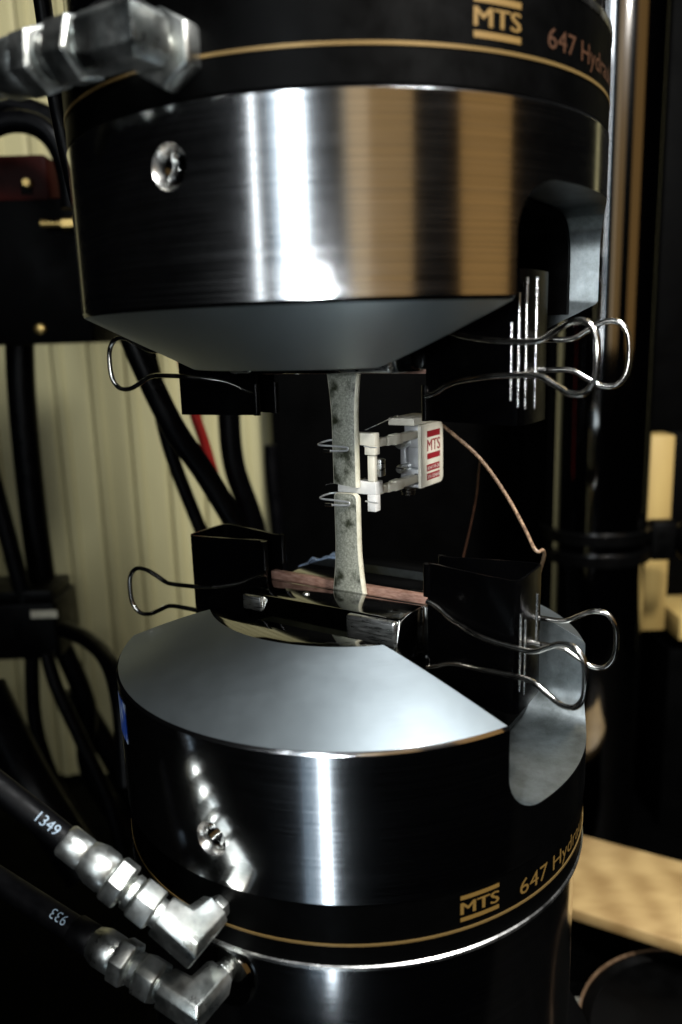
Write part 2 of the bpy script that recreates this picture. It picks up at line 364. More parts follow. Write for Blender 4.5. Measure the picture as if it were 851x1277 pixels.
MB().box((340, 620, -50), X3, (420, 20, 505)).build('back_panel', M['blackpaint'], cab, bevel=2)
for k in range(3): MB().box((60 + k * 280, 597, -50), X3, (132, 3, 495)).build('door', M['blackpaint'], cab, bevel=1)

# ------------------------------------------------------------------ the two hydraulic grips
RB = 97.0
MIR = -115.8                                # z of the mirror image: lower = MIR - z
def lathe(prof, seg=160):                   # prof: (r, z, material of the segment that starts here)
    mb = MB(); vs = []; fs = []; mi = []; idx = []
    for r, z, m_ in prof:
        if r < 1e-6: idx.append([len(vs)]); vs.append(V((0, 0, z)))
        else:
            idx.append(list(range(len(vs), len(vs) + seg)))
            vs += [V((r * math.cos(2 * math.pi * k / seg), r * math.sin(2 * math.pi * k / seg), z)) for k in range(seg)]
    for i in range(len(prof) - 1):
        a, b_ = idx[i], idx[i + 1]
        for k in range(seg):
            k2 = (k + 1) % seg
            if len(a) == 1 and len(b_) == 1: continue
            if len(a) == 1: fs.append((a[0], b_[k], b_[k2]))
            elif len(b_) == 1: fs.append((a[k], a[k2], b_[0]))
            else: fs.append((a[k], a[k2], b_[k2], b_[k]))
            mi.append(prof[i][2])
    return mb.add(vs, fs, mi)
def slot_cutter(sgn, base):
    """U-shaped slot along u; closed end at z = 43 (upper), mirrored for the lower grip"""
    top = 43.0; hw = 42.5; fr = 15.0; n = 8
    pr = [(-hw, -60), (hw, -60)]
    for k in range(n + 1):
        t = math.pi / 2 * k / n; pr.append((hw - fr + fr * math.cos(t), top - fr + fr * math.sin(t)))
    for k in range(n + 1):
        t = math.pi / 2 + math.pi / 2 * k / n; pr.append((-hw + fr + fr * math.cos(t), top - fr + fr * math.sin(t)))
    if sgn < 0: pr = [(a, MIR - b_) for a, b_ in pr]
    k = len(pr); vs = [L(u, a, b_) for u in (-150, 150) for a, b_ in pr]
    fs = [(q, (q + 1) % k, (q + 1) % k + k, q + k) for q in range(k)] + [tuple(range(k)), tuple(range(k, 2 * k))]
    return MB().add(vs, fs, 4)
def hole_cutter(az, z):
    d = V((math.cos(az), math.sin(az), 0)); p = lambda r: d * r + ZD * z
    return MB().rings([p(103), p(97.4), p(93.6), p(76)], [6.9, 6.5, 4.5, 4.5], 40, mi=[2] * 80 + [3] * 42)  # inner walls take dark steel for the shade in the hole
def boolean(o, cutters):
    for c in cutters:
        md = o.modifiers.new('cut', 'BOOLEAN'); md.operation = 'DIFFERENCE'; md.solver = 'EXACT'; md.object = c
        bake(o, None, 0)
    for c in cutters: bpy.data.objects.remove(c)
def make_grip(sgn):
    up = sgn > 0
    zf = (lambda z: z) if up else (lambda z: MIR - z)
    nm = 'upper_grip' if up else 'lower_grip'
    lab = ('polished steel hydraulic wedge grip hanging above the test bar' if up else
           'polished steel hydraulic wedge grip standing below the test bar')
    root = thing(nm, (0, 0, 330 if up else -560), lab, 'grip')
    prof = [(0, -10, 3), (58.6, -10, 1), (96.2, 9.4, 0), (97, 10.6, 0), (97, 63.2, 0), (96.2, 64.0, 0), (0, 64.0, 0)]
    prof = [(r, zf(z), m_) for r, z, m_ in prof]
    body = lathe(prof).build('body', [M['chrome'], M['satin'], M['bright'], M['darksteel'], M['slot']], root, 0)
    az = math.radians(240.6 if up else 239.2); hz = 47.8 if up else -162.6
    mats = [M['chrome'], M['satin'], M['bright'], M['darksteel'], M['slot']]
    cs = [slot_cutter(sgn, 0).build('slot_cutter', mats, None, 0), hole_cutter(az, hz).build('hole_cutter', mats, None, 0)]
    boolean(body, cs)
    bake(body, [bevel_mod(body, 0.7, 3, 28)], 28)
    # exact normals on the turned surfaces, so that no facet or crease shows
    me = body.data; cn = [c.vector.copy() for c in me.corner_normals]
    sl = math.atan2(18.8, 37.6) ; sz = (-1 if up else 1) * math.cos(sl); sr = math.sin(sl)
    sz, sr = (-1 if up else 1) * (37.6 / math.hypot(37.6, 19.4)), 19.4 / math.hypot(37.6, 19.4)
    for p in me.polygons:
        c_ = p.center; a_ = V((c_.x, c_.y, 0)).normalized()
        ref = V((a_.x * sr, a_.y * sr, sz)) if p.material_index == 1 else (a_ if p.material_index == 0 else None)
        if ref is None or p.normal.dot(ref) < math.cos(math.radians(4)): continue
        for li in p.loop_indices:
            q = me.vertices[me.loops[li].vertex_index].co; b_ = V((q.x, q.y, 0)).normalized()
            cn[li] = V((b_.x * sr, b_.y * sr, sz)) if p.material_index == 1 else b_
    me.normals_split_custom_set(cn)
    # added black sheet that darkens the inside of the slot
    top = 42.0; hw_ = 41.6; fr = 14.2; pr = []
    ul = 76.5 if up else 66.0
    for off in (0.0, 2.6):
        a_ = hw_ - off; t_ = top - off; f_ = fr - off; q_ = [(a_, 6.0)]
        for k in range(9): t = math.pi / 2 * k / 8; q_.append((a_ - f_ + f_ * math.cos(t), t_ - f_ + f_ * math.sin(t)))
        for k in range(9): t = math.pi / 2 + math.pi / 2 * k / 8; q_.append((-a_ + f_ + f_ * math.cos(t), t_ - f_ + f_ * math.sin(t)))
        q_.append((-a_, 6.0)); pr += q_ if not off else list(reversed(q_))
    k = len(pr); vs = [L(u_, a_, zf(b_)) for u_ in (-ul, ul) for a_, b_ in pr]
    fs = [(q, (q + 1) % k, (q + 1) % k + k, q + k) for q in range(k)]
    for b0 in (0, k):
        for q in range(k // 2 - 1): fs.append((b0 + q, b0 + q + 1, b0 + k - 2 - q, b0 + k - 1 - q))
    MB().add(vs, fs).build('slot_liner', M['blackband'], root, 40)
    # threads inside the tapped hole, in dark steel for the shade there
    d = V((math.cos(az), math.sin(az), 0)); ps = []; rs = []
    for k in range(12):
        ps += [d * (93.2 - k * 1.3) + ZD * hz, d * (92.55 - k * 1.3) + ZD * hz]; rs += [4.45, 3.9]
    MB().rings(ps, rs, 24, cap=False).build('thread', M['darksteel'], root, 15)
    return root
ug = make_grip(1); lg = make_grip(-1)
def band(prof, name, m_, root): return lathe([(r, z, 0) for r, z in prof], 128).build(name, m_, root, 25)
# upper: black band, gold line, band with print, bright shoulder, upper cylinder
band([(96.0, 64.2), (96.6, 64.5), (96.6, 73.1), (96.0, 73.2), (80, 73.2), (80, 64.2)], 'band', M['blackband'], ug)
band([(90, 73.25), (96.9, 73.25), (96.9, 74.15), (90, 74.15)], 'gold_ring', M['goldline'], ug)
band([(90, 74.2), (96.6, 74.2), (96.6, 93.0), (80, 93.0)], 'band', M['blackband'], ug)
band([(80, 93.05), (96.8, 93.05), (97.0, 93.6), (97.0, 95.2), (94, 97.2), (80, 97.2)], 'rim', M['bright'], ug)
band([(0, 97.3), (93.5, 97.3), (93.5, 330), (0, 330)], 'neck', M['chrome'], ug)
# lower
band([(80, -178.4), (96.2, -178.4), (96.6, -178.8), (96.6, -193.8), (80, -193.8)], 'band', M['blackband'], lg)
band([(90, -193.85), (96.9, -193.85), (96.9, -194.7), (90, -194.7)], 'gold_ring', M['goldline'], lg)
band([(80, -194.75), (96.6, -194.75), (96.6, -202.0), (80, -202.0)], 'band', M['blackband'], lg)
band([(80, -202.05), (96.4, -202.05), (97.1, -202.6), (97.1, -203.8), (95.0, -205.2), (80, -205.2)], 'rim', M['bright'], lg)
band([(0, -205.3), (94.0, -205.3), (94.0, -330), (0, -330)], 'lower_cylinder', M['chrome'], lg)
band([(0, -330.1), (110, -330.1), (110, -560), (0, -560)], 'pedestal', M['blackpaint'], lg)
def logo(root, a0, a1, z0, z1, R=96.75):
    a0 = math.radians(a0); a1 = math.radians(a1); w = (a1 - a0) * R; h = z1 - z0
    g = MB()
    strip_on_drum(g, R, a0, a1, z0, z0 + h * 0.16); strip_on_drum(g, R, a0, a1, z1 - h * 0.16, z1)
    vs, fs = text_mesh('MTS', w * 0.98, h * 0.46)
    for k, dx in enumerate((0, -.2, .2)): g.add(on_drum(vs, R + .03 * k, a0 + (w * 0.01 + dx) / R, z0 + h * 0.27), fs)
    g.build('logo', M['goldprint'], root, 0)
logo(lg, 289.8, 299.0, -191.4, -181.6); logo(ug, 291.9, 301.2, 76.4, 86.6)
def model_text(root, a0, z0, h, m_):
    vs, fs = text_mesh('647 Hydraulic Wedge Grip', None, h * 1.28, 1.25)
    MB().add(on_drum(vs, 96.75, math.radians(a0), z0 - h * 0.28), fs).build('lettering', m_, root, 0)
model_text(lg, 304.8, -191.3, 6.2, M['goldprint']); model_text(ug, 307.6, 77.3, 5.6, M['dullgold'])
g = MB(); strip_on_drum(g, 97.15, math.radians(199.5), math.radians(208.5), -147, -131); g.build('blue_sticker', M['bluelabel'], lg, 0)

# ------------------------------------------------------------------ wedges with jaw plates
def wedge(side, up):
    zf = (lambda z: z) if up else (lambda z: MIR - z)
    s = -1 if side == 'front' else 1
    where = ('lower', 'upper')[up]
    root = thing('jaw_wedge', L(0, s * 14, zf(-12 if not up else 40)), f'dark steel jaw wedge in the {where} grip {"on the side with the wire clips" if s < 0 else "on the side with the gauge"}', 'wedge')
    z0, z1 = zf(-12.8), zf(40)
    pr = [(s * 5.2, z0), (s * 24.0, z0), (s * 38.0, z1), (s * 5.2, z1)]
    vs = [L(u, a, b_) for u in (-37, 37) for a, b_ in pr]
    fs = [(0, 1, 5, 4), (1, 2, 6, 5), (2, 3, 7, 6), (3, 0, 4, 7), (0, 1, 2, 3), (4, 5, 6, 7)]
    MB().add(vs, fs).build('block', M['darksteel'], root, 30, 0.8)
    g = MB().lbox(-43, 43, s * 1.75, s * 5.0, zf(-14.2 if s > 0 else -12.2), z1)
    g.build('jaw_plate', M['copper'] if s > 0 else M['darksteel'], root, 30, 0.3)
    if s < 0:
        g = MB()
        g.lbox(15, 36.5, -27.5, -24.1, min(zf(-2.0), zf(-12.4)), max(zf(-2.0), zf(-12.4))); g.build('keeper', M['machined'], root, 30, 1.2, 3)  # raised machined block on the right of the wedge's front face
        g = MB().lbox(-36.6, -27, -26.5, -24.1, min(zf(-6.0), zf(-12.4)), max(zf(-6.0), zf(-12.4))); g.build('keeper', M['machined'], root, 30, 0.8, 2)  # added block standing for the gleam at the wedge's left end
        g = MB().rings([L(-12, -15, zf(-12.7)), L(-12, -15, zf(-13.4))], [1.6, 1.2], 16); g.build('dowel', M['machined'], root)
for up in (1, 0):
    for sd in ('front', 'rear'): wedge(sd, up)

# ------------------------------------------------------------------ broken test bar
def bar(zs, label, tail_up):
    """flat bar outline: list of (z, half width); faces front/back speckled, rims pale"""
    t = 1.6; ch = 0.75; N_ = len(zs)
    g = MB()
    loops = []
    for z, h, skew in zs:
        ring = [(-h, -t + ch), (-h + ch, -t), (h - ch, -t), (h, -t + ch), (h, t - ch), (h - ch, t), (-h + ch, t), (-h, t - ch)]
        loops.append([L(a, b_, z + skew * a) for a, b_ in ring])
    vs = [p for l in loops for p in l]; fs = []; mi = []
    for i in range(N_ - 1):
        for k in range(8):
            k2 = (k + 1) % 8; fs.append((i * 8 + k, i * 8 + k2, i * 8 + 8 + k2, i * 8 + 8 + k)); mi.append(0 if k in (1, 5) else 1)
    fs.append(tuple(range(8))); mi.append(1); fs.append(tuple(range((N_ - 1) * 8, N_ * 8))); mi.append(1)
    o = g.add(vs, fs, mi).build('test_bar', [M['spec'], M['specedge']], None, 50)
    return tag(o, label, 'test specimen')
def hw(z):                                  # half width of the dog bone
    d = max(0, abs(z + 57.9) - 22); return 5.9 + 0.0034 * d ** 2
zu = [(-58.9, hw(-59.9), -0.10), (-58.0, hw(-59), -0.05)] + [(-56 + 2.5 * k, hw(-56 + 2.5 * k), 0) for k in range(0, 31)]
bar(zu, 'upper piece of the speckled grey flat test bar, held by the hanging grip', True)
zl = [(-62.2, 3.4, 0.0), (-62.45, 4.6, 0.0), (-63.0, 5.5, -0.02), (-63.9, hw(-63.6), -0.03)] + [(-65.5 - 2.5 * k, hw(-65.5 - 2.5 * k), 0) for k in range(0, 30)]
o = bar(zl, 'lower piece of the snapped speckled grey test bar standing in the jaws', False)
for o in list(bpy.data.objects):
    if o.name.startswith('test_bar'): pass

# ------------------------------------------------------------------ clip-on extensometer behind the bar
ex = thing('extensometer', L(8, 45, -67), 'cream and silver clip-on strain gauge with a red marked housing behind the bar', 'strain gauge')
# housing: plate with rounded corners, wrapped like a C
def plate_u(u0, u1, n0, n1, z0, z1, rc):    # rounded rectangle in (n, z)
    pr = []
    for cx_, cz_, a0 in ((n1 - rc, z1 - rc, 0), (n0 + .6, z1 - .6, 90), (n0 + .6, z0 + .6, 180), (n1 - rc, z0 + rc, 270)):
        r_ = rc if a0 in (0, 270) else .6
        for k in range(6):
            t = math.radians(a0 + 90 * k / 5); pr.append((cx_ + r_ * math.cos(t), cz_ + r_ * math.sin(t)))
    k = len(pr); vs = [L(u, a, b_) for u in (u0, u1) for a, b_ in pr]
    fs = [(q, (q + 1) % k, (q + 1) % k + k, q + k) for q in range(k)] + [tuple(range(k)), tuple(range(k, 2 * k))]
    return MB().add(vs, fs)
hs = plate_u(12.7, 14.2, 38.5, 61, -66.2, -38.2, 3).build('side_plate', M['cream'], ex, 30, 0.35)
MB().lbox(1.6, 12.6, 59, 61, -66, -38.4).build('back_plate', M['cream'], ex, 30, 0.3)
MB().lbox(1.6, 12.6, 40, 58.9, -66.2, -64.8).build('bottom_plate', M['alu'], ex, 30, 0.3)
MB().lbox(0.6, 13.4, 34.0, 57, -38.0, -34.8).build('cap', M['cream'], ex, 30, 0.4)
MB().lbox(4.8, 12.4, 41.0, 57.5, -48.5, -38.2).build('gauge_block', M['alu'], ex, 30, 0.4)
MB().lbox(5.6, 12.4, 43.0, 57.5, -57.6, -48.8).build('gauge_block', M['alu'], ex, 30, 0.4)
MB().lbox(5.6, 12.4, 40.5, 57.5, -63.6, -57.9).build('gauge_block', M['alu'], ex, 30, 0.4)
MB().lbox(1.6, 4.2, 43.0, 57.5, -63.6, -44).build('flexure', M['alu'], ex, 30, 0.3)
for z0, z1, u0 in ((-44.6, -40.2, 8.2), (-64.2, -59.8, 8.2)):
    g = MB().lbox(u0, u0 + 3.6, 14, 41, z0 + .5, z1 - .5); g.lbox(u0 + .1, u0 + 3.5, 6, 13.9, z0 + .9, z1 - .2); g.lbox(u0 - .05, u0 + 3.65, 20, 27, z0, z1 - .1)
    g.build('arm', M['cream'], ex, 30, 0.3)
MB().lbox(-5.4, 12.4, 2.0, 5.9, -42.6, -37.6).lbox(7.6, 12.5, 1.9, 6.0, -46.4, -42.6).build('knife_block', M['cream'], ex, 30, 0.3)
MB().lbox(-5.8, 12.4, 2.0, 8.0, -62.6, -57.4).lbox(8.4, 12.3, 1.9, 6.0, -69.6, -62.6).build('knife_block', M['whiteenamel'], ex, 30, 0.3)
MB().lbox(8.6, 11.6, 2.4, 5.2, -57.2, -46.6).build('stop_bar', M['cream'], ex, 30, 0.2)
MB().lbox(8.0, 13.2, 5.4, 9.6, -55.8, -48.4).build('stop_block', M['machined'], ex, 30, 0.8)
for z in (-46.5, -57.2):
    MB().rings([L(6.2, 33, z), L(6.2, 34, z), L(6.2, 41.5, z)], [1.5, 1.9, 1.9], 20).build('adjusting_screw', M['machined'], ex)
MB().rings([L(11, 40.3, -61), L(11, 40.0, -61), L(11, 39.6, -61)], [1.3, 1.3, .9], 16).build('screw', M['machined'], ex)
for k in range(3):
    MB().rings([L(5, 44, -67 - k * 1.3), L(5, 44, -67.7 - k * 1.3)], [3.6 - .3 * k, 3.6 - .3 * k], 20).build('washer', M['wire'], ex)
for zc, dz in ((-43.4, 1), (-65.8, 1)):
    g = MB().tube([L(-4.5, 4.5, zc + 2.2), L(-10, 4, zc + 2.0), L(-12.6, 0.5, zc + 1.2), L(-11, -2.8, zc + .8), L(-4, -2.5, zc + .6), L(1.6, -2.4, zc + .4),
                   L(2.6, -2.5, zc - .2), L(1.6, -2.5, zc - 1.0), L(-3, -2.7, zc - 1.3), L(-8.6, -3.0, zc - 1.5)], 0.42, 8, 5)
    g.build('wire_clip', M['alu'], ex)
    MB().tube([L(-8.9, -3.0, zc - 1.5), L(-5.6, -2.8, zc - 1.45)], 0.75, 10, 2).build('wire_end', M['wire'], ex)
    MB().tube([L(8, 1.2, zc + .6), L(12, .4, zc + .5), L(14.6, -.6, zc + .7)], 0.32, 8, 4).build('wire_hook', M['alu'], ex)
MB().tube([L(7, 4, -36.6), L(3, 20, -36.3), L(2.2, 40, -34.2)], 0.28, 6, 4).build('spring_wire', M['wire'], ex)
MB().tube([L(-12, 2.5, -60), L(-4, 6, -58.6), L(4, 8.5, -57.0)], 0.28, 6, 4).build('spring_wire', M['wire'], ex)
# red marks on the side plate
def flat_on_plate(vs, n0, z0): return [L(14.26, n0 + v.x, z0 + v.y) for v in vs]
g = MB()
for z0, z1 in ((-44.2, -41.4), (-54.0, -51.4)):
    g.add([L(14.25, 44.5, z0), L(14.25, 57.5, z0), L(14.25, 57.5, z1), L(14.25, 44.5, z1)], [(0, 1, 2, 3)])
vs, fs = text_mesh('MTS', 12.8, 5.2); [g.add([p + UD * (.02 * k) for p in flat_on_plate(vs, 44.6 + dx, -50.4)], fs) for k, dx in enumerate((0, -.12, .12))]
for z0, z1 in ((-59.4, -56.4), (-63.4, -60.4)):
    g.add([L(14.25, 44.2, z0), L(14.25, 57.0, z0), L(14.25, 57.0, z1), L(14.25, 44.2, z1)], [(0, 1, 2, 3)])
g.build('red_marking', M['red'], ex, 0)
g = MB()
vs, fs = text_mesh('634.11E-24', 11.4, 1.6); g.add([p + UD * .1 for p in flat_on_plate(vs, 44.9, -58.7)], fs)
vs, fs = text_mesh('S/N 1024640', 11.4, 1.6); g.add([p + UD * .1 for p in flat_on_plate(vs, 44.9, -62.7)], fs)
g.build('white_lettering', M['whiteprint'], ex, 0)
cp = [L(9, 59, -36.5), aty(565, 541, 46), aty(600, 573, 44), aty(632, 618, 40), aty(655, 660, 36), aty(666, 683, 34), aty(672, 688, 33), aty(677, 686, 34), aty(679, 692, 44), aty(676, 704, 60), aty(668, 730, 70), aty(660, 770, 74)]
MB().tube(cp, 0.8, 8, 6).build('cable', M['tan'], ex)

# ------------------------------------------------------------------ binder clips on the jaw plates
def binder_clip(side, up, label):
    s = side; zc = -5.4 if up else -111.0
    root = thing('binder_clip', L(s * 60, 0, zc - 25.5), label, 'binder clip', 'binder clips on the jaw plates')
    hz = 25.5; th = 0.55
    # spring-steel section in (u, n): lips - plates - rounded spine
    sec = []
    for sg in (-1, 1):
        half = [(39.5, 5.6), (44, 5.9), (52, 8.2), (66, 11.0), (74, 12.4), (76.6, 12.2), (78.0, 10.6), (78.3, 6)]
        half = [(a, sg * b_) for a, b_ in half]
        sec = half if sg < 0 else sec + list(reversed(half))
    pts = [V((s * a, b_, 0)) for a, b_ in sec]
    outer = []; inner = []
    for i, p in enumerate(pts):
        t = (pts[min(i + 1, len(pts) - 1)] - pts[max(i - 1, 0)]).normalized(); nn = V((t.y, -t.x, 0))
        outer.append(p + nn * th); inner.append(p - nn * th)
    ring = outer + list(reversed(inner)); k = len(ring)
    vs = [L(p.x, p.y, zc + z) for z in (-hz, hz) for p in ring]
    fs = [(q, (q + 1) % k, (q + 1) % k + k, q + k) for q in range(k)]
    m_ = len(pts)
    for b0 in (0, k):
        for q in range(m_ - 1): fs.append((b0 + q, b0 + q + 1, b0 + k - 2 - q, b0 + k - 1 - q))
    MB().add(vs, fs).build('body', M['clipblack'], root, 35)
    for sg in (-1, 1):
        for z0, z1 in ((-25.5, -12.5), (12.5, 25.5)):
            MB().rings([L(s * 39.5, sg * 6.6, zc + z0), L(s * 39.5, sg * 6.6, zc + z1)], [1.5, 1.5], 16).build('lip_roll', M['clipblack'], root)
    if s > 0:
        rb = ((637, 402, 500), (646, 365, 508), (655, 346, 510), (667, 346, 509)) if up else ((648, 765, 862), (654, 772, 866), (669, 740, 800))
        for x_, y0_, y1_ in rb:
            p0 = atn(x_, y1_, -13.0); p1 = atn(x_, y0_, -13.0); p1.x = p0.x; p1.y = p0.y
            MB().rings([p0, p1], [.5, .5], 12).build('edge_wire', M['bright'], root)  # added bright rods standing for glints along the clip's edges
    def handle(sg, tilt):
        pr = [(39.5, 7.2, 13.5), (44, 7.6, 12.2), (52, 10.2, 8.6), (66, 15.2, 6.2), (80, 16.6, 5.4), (90, 17.6 + tilt * .3, 5.6), (97, 18.4 + tilt * .5, 8.6),
              (103, 19.4 + tilt * .75, 11.0), (109, 20.2 + tilt * .9, 10.6), (112.6, 20.8 + tilt, 6.5), (113.4, 21 + tilt, 0)]
        end = 105.0 if s > 0 else 110.5
        pr = [(a if a < 66 else 66 + (a - 66) * (end - 66) / 47.4, b_, c_) for a, b_, c_ in pr]
        path = [L(s * a, sg * b_, zc - 3 + c_) for a, b_, c_ in pr] + [L(s * a, sg * b_, zc - 3 - c_) for a, b_, c_ in reversed(pr[:-1])]
        MB().tube(path, 1.05, 10, 5).build('handle', M['wire'], root)
    if s > 0: handle(-1, 0); handle(1, -2)
    else: handle(-1, 0)
    return root
binder_clip(-1, 1, 'black binder clip under the hanging grip, its wire handle towards the beige wall')
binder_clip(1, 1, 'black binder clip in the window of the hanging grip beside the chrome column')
binder_clip(-1, 0, 'black binder clip on the standing grip, its wire handle towards the beige wall')
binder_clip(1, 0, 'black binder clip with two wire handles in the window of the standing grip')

# ------------------------------------------------------------------ hydraulic fittings
def hexr(af): return af / math.sqrt(3)
def fitting(az, z, R0, out, direc, label, cat, print_=None, flip=False, sc=1.0, washer=False, hose_to=None, nutk=1.0):
    a = math.radians(az); d = V((math.cos(a), math.sin(a), 0)); b0 = d * R0 + ZD * z
    root = thing('hydraulic_fitting', b0, label, cat, 'hydraulic hose fittings')
    c = b0 + d * out; e = V(direc).normalized()
    MB().rings([b0 - d * 2, b0 + d * 1.0, b0 + d * 3.4 * nutk, b0 + d * 4.0 * nutk], [hexr(12) * sc * nutk, hexr(13) * sc * nutk, hexr(13) * sc * nutk, hexr(12) * sc * nutk], 6).build('lock_nut', M['zinc'], root, 20, 0.5)
    MB().rings([b0 + d * (6 if nutk > 1 else 2), b0 + d * (out - 6.5)], [4.6 * sc] * 2, 20).build('neck', M['zinc'], root)
    # forged elbow: square-ish legs meeting at a chamfered corner
    r = 7.4 * sc; up = d.cross(e).normalized()
    p_in = c - d * (7.8 * sc if nutk > 1 else out - 4.5); p_out = c + e * 15 * sc
    bis = (d - e).normalized()
    sec = [(.62, 1), (1, .62), (1, -.62), (.62, -1), (-.62, -1), (-1, -.62), (-1, .62), (-.62, 1)]
    loops = []
    q = d - e * d.dot(e); q.normalize()     # perpendicular to e in the elbow plane
    s1 = -(e - d * d.dot(e)).normalized(); s2 = (d - e * d.dot(e)).normalized()
    for p, side in ((p_in, s1), (c, s1 + s2), (p_out, s2)):
        loops.append([p + side * (r * x) + up * (r * y) for x, y in sec])
    vs = [p for l in loops for p in l]; fs = []
    for i in range(len(loops) - 1):
        for k in range(8): fs.append((i * 8 + k, i * 8 + (k + 1) % 8, i * 8 + 8 + (k + 1) % 8, i * 8 + 8 + k))
    fs.append(tuple(range(8))); fs.append(tuple(range(16, 24)))
    MB().add(vs, fs).build('elbow', M['zinc'], root, 28, 0.5, 2)
    P = lambda t: c + e * (t * sc)
    MB().rings([P(14.5), P(17.5)], [6.2 * sc] * 2, 24).build('neck', M['zinc'], root)
    MB().rings([P(17.6), P(18.4), P(27.2), P(28.2)], [hexr(15) * sc, hexr(17) * sc, hexr(17) * sc, hexr(15) * sc], 6, 0.3).build('hex_nut', M['zinc'], root, 20, 0.2)
    MB().rings([P(28.3), P(29), P(31.5), P(32.2), P(33.4)], [6.4 * sc, 7.6 * sc, 7.6 * sc, 6.6 * sc, 6.0 * sc], 28).build('shoulder', M['zinc'], root)
    MB().rings([P(33.5), P(34.3), P(41), P(42)], [hexr(16) * sc, hexr(18) * sc, hexr(18) * sc, hexr(16) * sc], 6, 0.1).build('hex_nut', M['zinc'], root, 20, 0.2)
    MB().rings([P(42.1), P(44), P(50), P(54), P(56)], [8.0 * sc, 9.0 * sc, 9.0 * sc, 7.8 * sc, 7.0 * sc], 10).build('ferrule', M['zinc'], root)
    MB().rings([P(56.1), P(57), P(67), P(68)], [6.6 * sc, 7.1 * sc, 7.1 * sc, 6.4 * sc], 28).build('sleeve', M['zinc'] if washer is False else M['rubber'], root)
    rh = 6.0 * sc
    pts = [P(66), P(90), P(115), P(140)] + [V(p) for p in (hose_to or [])]
    MB().tube(pts, rh, 18, 8).build('hose', M['rubber'], root)
    if print_:
        vs, fs = text_mesh(print_, None, 4.6 * sc, 1.0, 7)
        wtx = max(v.x for v in vs); hh = 4.6 * sc
        tocam = (CAM - P(80)).normalized(); y0 = ZD
        xx = -e if e.x < 0 else e            # reading direction left to right
        f0 = tocam - e * tocam.dot(e); f0.normalize(); f0 = (f0 + ZD * 0.25).normalized(); f0 = (f0 - e * f0.dot(e)).normalized()
        yy = f0.cross(xx)
        if flip: vs = [V((wtx - v.x, hh - v.y, 0)) for v in vs]
        p0 = P(71 + wtx / sc * (1 if e.x < 0 else 0))
        out_ = [p0 + xx * v.x + (f0 * math.cos((v.y - hh / 2) / rh) + yy * math.sin((v.y - hh / 2) / rh)) * (rh + .15) for v in vs]
        MB().add(out_, fs).build('lettering', M['bluewhite'], root, 0)
    return root
fitting(240.3, -187.5, 96.8, 16.5, (-.80, .25, .54), 'zinc elbow fitting on the standing grip with the hose marked 1349', 'hose fitting', '1349', sc=.76, nutk=.75,
        hose_to=None)
fitting(239.4, -215.5, 94.2, 18, (-.86, .42, .24), 'lower zinc elbow fitting on the standing grip with the hose marked 933', 'hose fitting', '933', True, .76, True, nutk=.75,
        hose_to=None)
d = V((math.cos(math.radians(239.4)), math.sin(math.radians(239.4)), 0))
MB().rings([d * 94.05 + ZD * -217.5, d * 95.6 + ZD * -217.5], [12, 11.4], 40).build('port_boss', M['darksteel'], lg)
fitting(243.0, 75.8, 96.6, 17, (-.85, .53, 0), 'zinc elbow fitting with hose on the black band of the hanging grip', 'hose fitting', None, sc=.9, nutk=1.5,
        hose_to=None)

# ------------------------------------------------------------------ chrome load-frame column with a clamp
cx, cy, cr = 242.0, 430.0, 47.0
clm = thing('frame_column', (cx, cy, -560), 'dark mirror-chromed column of the load frame beside the grips', 'column')
lz = lathe([(0, -560, 0), (cr, -560, 0), (cr, 480, 0), (0, 480, 0)], 96)
for p in lz.v: p.x += cx; p.y += cy
lz.build('pole', M['column'], clm, 30)
kz = aty(740, 672, cy).z
ck = thing('clamp_collar', (cx, cy, kz - 14), 'black clamp collar with a knob round the chrome column', 'clamp')
for zz in (10, -10):
    q = lathe([(cr + .3, kz + zz - 5, 0), (cr + 5, kz + zz - 5, 0), (cr + 5, kz + zz + 5, 0), (cr + .3, kz + zz + 5, 0), (cr + .3, kz + zz - 5, 0)], 64)
    for p in q.v: p.x += cx; p.y += cy
    q.build('ring', M['plastic'], ck, 30)
MB().box((cx + cr + 14, cy - 10, kz), X3, (12, 9, 19)).build('lug', M['plastic'], ck, 30, 3)
MB().rings([(cx + cr + 26, cy - 14, kz), (cx + cr + 30, cy - 15, kz), (cx + cr + 56, cy - 20, kz), (cx + cr + 60, cy - 21, kz)], [10, 18, 20, 16], 10).build('knob', M['plastic'], ck, 25, 1.5)

# ------------------------------------------------------------------ pale wooden frame beyond the column
fr = thing('wooden_box', aty(826, 785, 520), 'pale wooden box open at the front, standing beyond the column', 'box')
a0 = aty(817, 542, 520); a1 = aty(815, 782, 520)
MB().box(((a0.x + a1.x) / 2, 525, (a0.z + a1.z) / 2), X3, (13, 16, abs(a0.z - a1.z) / 2)).build('upright', M['palewood'], fr, 30, 2)
b0 = aty(815, 755, 500)
MB().box((a1.x + 15 + 115, 530, a1.z - 4 + 12), X3, (114, 40, 13)).build('bottom_rail', M['palewood'], fr, 30, 2)
MB().box((a1.x + 15 + 120, 568, (a0.z + a1.z) / 2 + 8), X3, (119, 4, abs(a0.z - a1.z) / 2 - 12)).build('back_board', M['blackpaint'], fr, 30, 1)
MB().box((a1.x + 100, 538, a1.z - 240), X3, (90, 40, 221)).build('stand', M['blackpaint'], fr, 30, 2)

